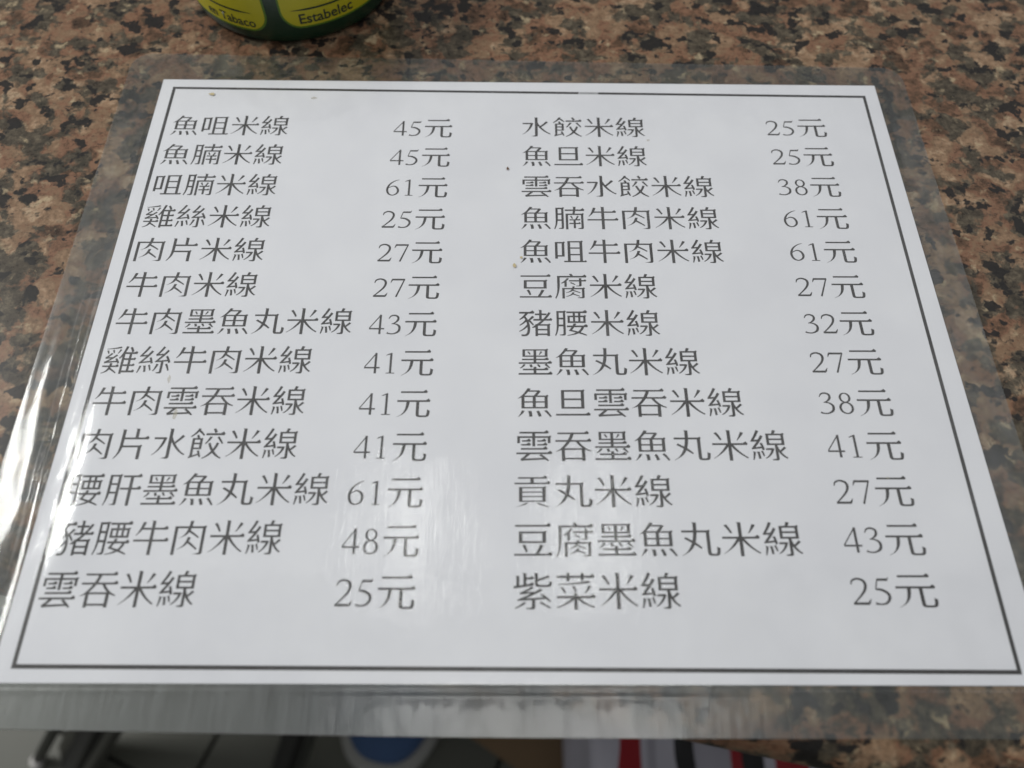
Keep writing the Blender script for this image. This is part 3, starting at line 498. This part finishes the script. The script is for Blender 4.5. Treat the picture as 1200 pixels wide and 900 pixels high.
def panel(a0, a1, z0, z1, rc, off, name, m_, bow=0, parent=can):
    """rounded panel wrapped on the tin; a in radians, edges bowed"""
    pts = []; w = (a1 - a0) * CR
    def corner(cx, cz, s): return [(cx + rc * math.cos(t), cz + rc * math.sin(t)) for t in [s + math.pi / 2 * k / 8 for k in range(9)]]
    pts += corner(w - rc, rc, -math.pi / 2) + corner(w - rc, z1 - z0 - rc, 0) + corner(rc, z1 - z0 - rc, math.pi / 2) + corner(rc, rc, math.pi)
    # columns: sample width finely
    V, F = [], []; n = 48; m = 10
    def span(x):
        zs = []
        for (xa, za), (xb, zb) in zip(pts, pts[1:] + pts[:1]):
            if (xa - x) * (xb - x) <= 0 and abs(xa - xb) > 1e-9: zs.append(za + (zb - za) * (x - xa) / (xb - xa))
        return min(zs), max(zs)
    for i in range(n + 1):
        x = w * (.0005 + .999 * (.5 - .5 * math.cos(math.pi * i / n))); lo, hi = span(x)
        for k in range(m + 1):
            z = z0 + lo + (hi - lo) * k / m
            V.append(on_tin(a0 + x / CR, z + bow * ((2 * x / w - 1) ** 2), off))
    for i in range(n):
        for k in range(m): a = i * (m + 1) + k; F.append((a, a + m + 1, a + m + 2, a + 1))
    return obj(name, pymesh(name, V, F), m_, parent, True)
D = math.radians
def wrap_text(s, a_c, z, size, off, parent, align='LEFT'):
    cu = bpy.data.curves.new('lettering', 'FONT'); cu.body = s; cu.size = size; cu.align_x = align; cu.offset = size * .016; cu.resolution_u = 3
    o = bpy.data.objects.new('lettering', cu); C.objects.link(o); dg = bpy.context.evaluated_depsgraph_get()
    me = bpy.data.meshes.new_from_object(o.evaluated_get(dg)); bpy.data.objects.remove(o)
    for q in me.vertices: q.co = Vector(on_tin(a_c + q.co.x / CR, z + q.co.y, off))
    me.materials.clear()
    return obj('lettering', me, M_TEXT, parent)
def arc_line(a0, a1, z, w_, off, parent):
    V, F = [], []; n = 24
    for i in range(n + 1):
        t = i / n; a = a0 + (a1 - a0) * t; h = w_ * min(1, 5 * min(t, 1 - t) + .15) / 2
        V += [on_tin(a, z - h, off), on_tin(a, z + h, off)]
    for i in range(n): F.append((2 * i, 2 * i + 2, 2 * i + 3, 2 * i + 1))
    return obj('label_line', pymesh('label_line', V, F), M_GREEN, parent, True)
for a0, a1, z0 in ((D(193), D(266), .0062), (D(273), D(345), .0080)):
    e_ = panel(a0, a1, z0, .0345, .0085, .00012, 'label_panel', M_LIME)
    panel(a0 + D(1.1), a1 - D(1.1), z0 + .0009, .0336, .0078, .00024, 'label_field', M_YELLOW, 0, e_)
    if a0 < D(200): wrap_text('en Tabaco', D(259), z0 + .0022, .0058, .00036, e_, 'RIGHT'); arc_line(D(212), D(258), z0 + .0088, .0008, .00036, e_)
    else: wrap_text('Estabelec', D(282), z0 + .0022, .0064, .00036, e_, 'LEFT'); arc_line(D(279), D(325), z0 + .0086, .0008, .00036, e_)

# ------------------------------------------------------------------ things on the floor in front of the counter
M_STEEL = plain('scuffed_dark_steel', (.012, .014, .012), .35, 0, .3, 50)
M_BLACK = plain('black_painted_bar', (.008, .008, .008), .45, 0, .3, 50)
M_CAP = plain('pale_plastic_foot', (.55, .53, .52), .35, 0, .1, 80)
M_SEAT = plain('stool_seat_vinyl', (.10, .02, .02), .5, 0, .2, 40)
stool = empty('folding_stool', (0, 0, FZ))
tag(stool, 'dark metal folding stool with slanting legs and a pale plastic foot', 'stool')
def rel(p): return (p[0], p[1], p[2] - FZ)
def bar(p, q, w, t, m_, name, b=.003):
    p, q = Vector(rel(p)), Vector(rel(q)); d = q - p; L_ = d.length; bm = bmesh.new(); box(bm, (0, 0, 0), (w, t, L_), b)
    o = obj(name, bm, m_, stool); o.location = (p + q) / 2; o.rotation_euler = d.to_track_quat('Z', 'Y').to_euler(); return o
A0, A1 = Vector((-.3684, -.2227, FZ + .010)), Vector((-.3126, -.1995, -.65)); dA = (A1 - A0)
A2 = A0 + dA * 3.9
bm = bmesh.new(); tube(bm, [rel(A0 + dA * .06), rel(A2)], .006, 16)
leg = obj('leg', bm, M_STEEL, stool, True)
bm = bmesh.new(); tube(bm, [rel(A0 - dA * .10), rel(A0 + dA * .02), rel(A0 + dA * .14)], [.005, .0072, .0066], 20)
obj('foot_cap', bm, M_CAP, leg, True)
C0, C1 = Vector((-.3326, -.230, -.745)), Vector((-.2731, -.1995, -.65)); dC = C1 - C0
bar(C0 - dC * .02, C0 + dC * 4, .062, .012, plain('dark_olive_shade', (.022, .022, .017), .6, 0, .3, 30), 'shade_strip')  # the shade beside the leg, put in as a dark strip
bar(C0 + Vector((.006, -.006, .006)), C0 + dC * 4 + Vector((-.02, -.01, .0)), .026, .016, M_BLACK, 'leg')  # black bar added for the darkest part of that shade
B0 = Vector((-.1004, -.2312, FZ + .004)); B1 = Vector((-.0685, -.2022, -.65)); B2 = B0 + (B1 - B0) * 4.1
bar(B0, B2, .022, .016, M_BLACK, 'leg'); bm = bmesh.new(); tube(bm, [rel(B0 + Vector((.018, -.014, .02))), rel(B2 + Vector((.018, -.010, 0)))], .004, 12); obj('stretcher', bm, M_STEEL, stool, True)
bar(Vector((.42, .02, FZ + .004)), Vector((-.05, -.10, -.345)), .028, .018, M_BLACK, 'leg')
bm = bmesh.new(); box(bm, (.03, -.01, -.33 - FZ), (.34, .30, .03), .010, None, 3); obj('seat', bm, M_SEAT, stool, True)

# trainer: white sole, blue upper, toe towards the viewer
M_SOLE = plain('off_white_rubber_sole', (.20, .20, .185), .75, 0, .12, 60)
M_BLUE = plain('blue_canvas_upper', (.022, .055, .13), .8, 0, .2, 400, .3)
M_LACE = plain('white_lace', (.5, .5, .48), .8, 0, .1, 300)
M_IN = plain('dark_shoe_lining', (.02, .022, .035), .9, 0, .2, 200)
shoe = empty('canvas_shoe', (.006, -.229, FZ), D(-13))
tag(shoe, 'blue canvas shoe with thick off white sole on the floor tiles', 'shoe')
def outline(t):     # t 0..1 round the foot, toe at y=0, heel at y=.285
    a = 2 * math.pi * t; y = .1425 - .1425 * math.cos(a); s = math.sin(a)
    hw = .047 + .011 * math.cos((y / .285) * math.pi * 1.3)
    return (math.copysign(abs(s) ** .72, s) * hw, y)
def loft(levels, m_, name, top=True):
    bm = bmesh.new(); rings = []
    for sc_, z, tilt in levels:
        ring_ = []
        for k in range(56):
            x, y = outline(k / 56)
            Y = .1425 + (y - .1425) * sc_[1]; ring_.append(bm.verts.new((x * sc_[0], Y + sc_[2] if len(sc_) > 2 else Y, z + tilt * (y / .285))))
        rings.append(ring_)
    for a_, b_2 in zip(rings, rings[1:]):
        for k in range(56): bm.faces.new((a_[k], a_[(k + 1) % 56], b_2[(k + 1) % 56], b_2[k]))
    bm.faces.new(rings[0][::-1])
    if top: bm.faces.new(rings[-1])
    bmesh.ops.recalc_face_normals(bm, faces=bm.faces)
    return obj(name, bm, m_, shoe, True)
loft([((1.10, 1.02), .0, 0), ((1.22, 1.055), .004, 0), ((1.24, 1.06), .018, 0), ((1.20, 1.05), .028, .004), ((1.02, .96), .031, .004)], M_SOLE, 'sole')
loft([((1.04, .965), .028, 0), ((1.03, .955), .040, .012), ((.97, .92), .052, .024), ((.84, .84, .012), .062, .040), ((.66, .70, .030), .068, .052), ((.45, .50, .045), .072, .058)], M_BLUE, 'upper')
loft([((.52, .36, .075), .084, .050), ((.48, .33, .075), .128, .010)], M_IN, 'lining')
for k in range(4):
    bm = bmesh.new(); y = .085 + .022 * k; tube(bm, [(-.026, y, .076 + .006 * k), (-.012, y + .002, .086 + .006 * k), (.012, y - .002, .086 + .006 * k), (.026, y, .076 + .006 * k)], .0028, 8)
    obj('lace', bm, M_LACE, shoe, True)

# flattened cardboard
M_CARD = plain('brown_cardboard', (.14, .09, .046), .85, 0, .15, 40, .1)
M_EDGE = plain('corrugated_board_edge', (.060, .038, .019), .9, 0, .3, 900)
cbx = empty('cardboard_sheet', (.153, -.227, FZ), math.atan2(-27, 43))
tag(cbx, 'flattened brown cardboard lying on the floor tiles under the striped bag', 'cardboard')
for k, (cy, w_) in enumerate(((.095, .188), (.287, .188))):
    bm = bmesh.new(); box(bm, (.02, cy, .0045), (.56, w_, .0022), .0006); obj('panel', bm, M_CARD, cbx)
bm = bmesh.new(); box(bm, (.02, .191, .0034), (.555, .372, .0030), 0); obj('corrugated_core', bm, M_EDGE, cbx)

# striped bag
def bag_mat():
    m, N, L, P = mat('white_bag_with_red_and_black_stripes')
    co = coords(N, L); w = nz(N, L, coords(N, L, (1, .7, .7)), 14, 2)
    sp = N.new('ShaderNodeSeparateXYZ'); L.new(co, sp.inputs[0])
    x = math_(N, L, 'ADD', math_(N, L, 'ADD', sp.outputs[0], .086), math_(N, L, 'MULTIPLY', w, .018))
    s = math_(N, L, 'MULTIPLY', x, 5.0)      # 0.2 m of width to 0..1
    wh = (.42, .41, .46); rd = (.26, .006, .012); bk = (.006, .006, .007); gy = (.31, .30, .34)
    st = [(0, wh), (.13, rd), (.215, wh), (.24, gy), (.27, wh), (.34, bk), (.41, gy), (.565, rd), (.61, bk), (.685, wh), (.73, rd), (.86, wh)]
    L.new(ramp(N, L, s, st, 'CONSTANT'), P.inputs['Base Color']); P.inputs['Roughness'].default_value = .5
    return m
bag = empty('striped_bag', (.302, -.205, FZ + .006))
tag(bag, 'white bag with red and black stripes standing on the floor by the counter edge', 'bag')
bm = bmesh.new(); n = 40; Lx, Ly, Hh = .19, .15, .30
bmesh.ops.create_cube(bm, size=1)
bmesh.ops.subdivide_edges(bm, edges=list(bm.edges), cuts=26, use_grid_fill=True)
for q in bm.verts:
    x, y, z = q.co; d = Vector((x, y, z)); rr_ = 1 - .05 * (x * x * 4 + y * y * 4) * .5
    q.co = Vector((x * Lx * rr_, y * Ly * rr_, (z + .5) * Hh))
    f_ = noise.noise((q.co.x * 22, q.co.y * 5, q.co.z * 4)); f2 = noise.noise((q.co.x * 60, q.co.y * 20, q.co.z * 9 + 3))
    k = sstep(0, .03, q.co.z)
    q.co.z += k * (.016 * f_ + .005 * f2) * (1 if z > .49 else .3)
    q.co.y += k * (.008 * f_ + .003 * f2); q.co.x += k * .003 * noise.noise((q.co.z * 30, q.co.y * 12, 1))
M_BAG = bag_mat()
bo = obj('bag_body', bm, M_BAG, bag, True)
for s in (-1, 1):
    bm = bmesh.new(); tube(bm, [(-.04 * s * -1, s * .06, .27), (-.035, s * .075, .33), (0, s * .05, .37), (.035, s * .075, .33), (.045, s * .06, .27)] if s > 0 else [(-.04, .055, .27), (-.03, .035, .34), (0, .03, .36), (.03, .035, .34), (.04, .055, .27)], .004, 8)
    obj('handle', bm, plain('black_bag_handle', (.012, .012, .012), .7, 0, .2, 200), bag, True)
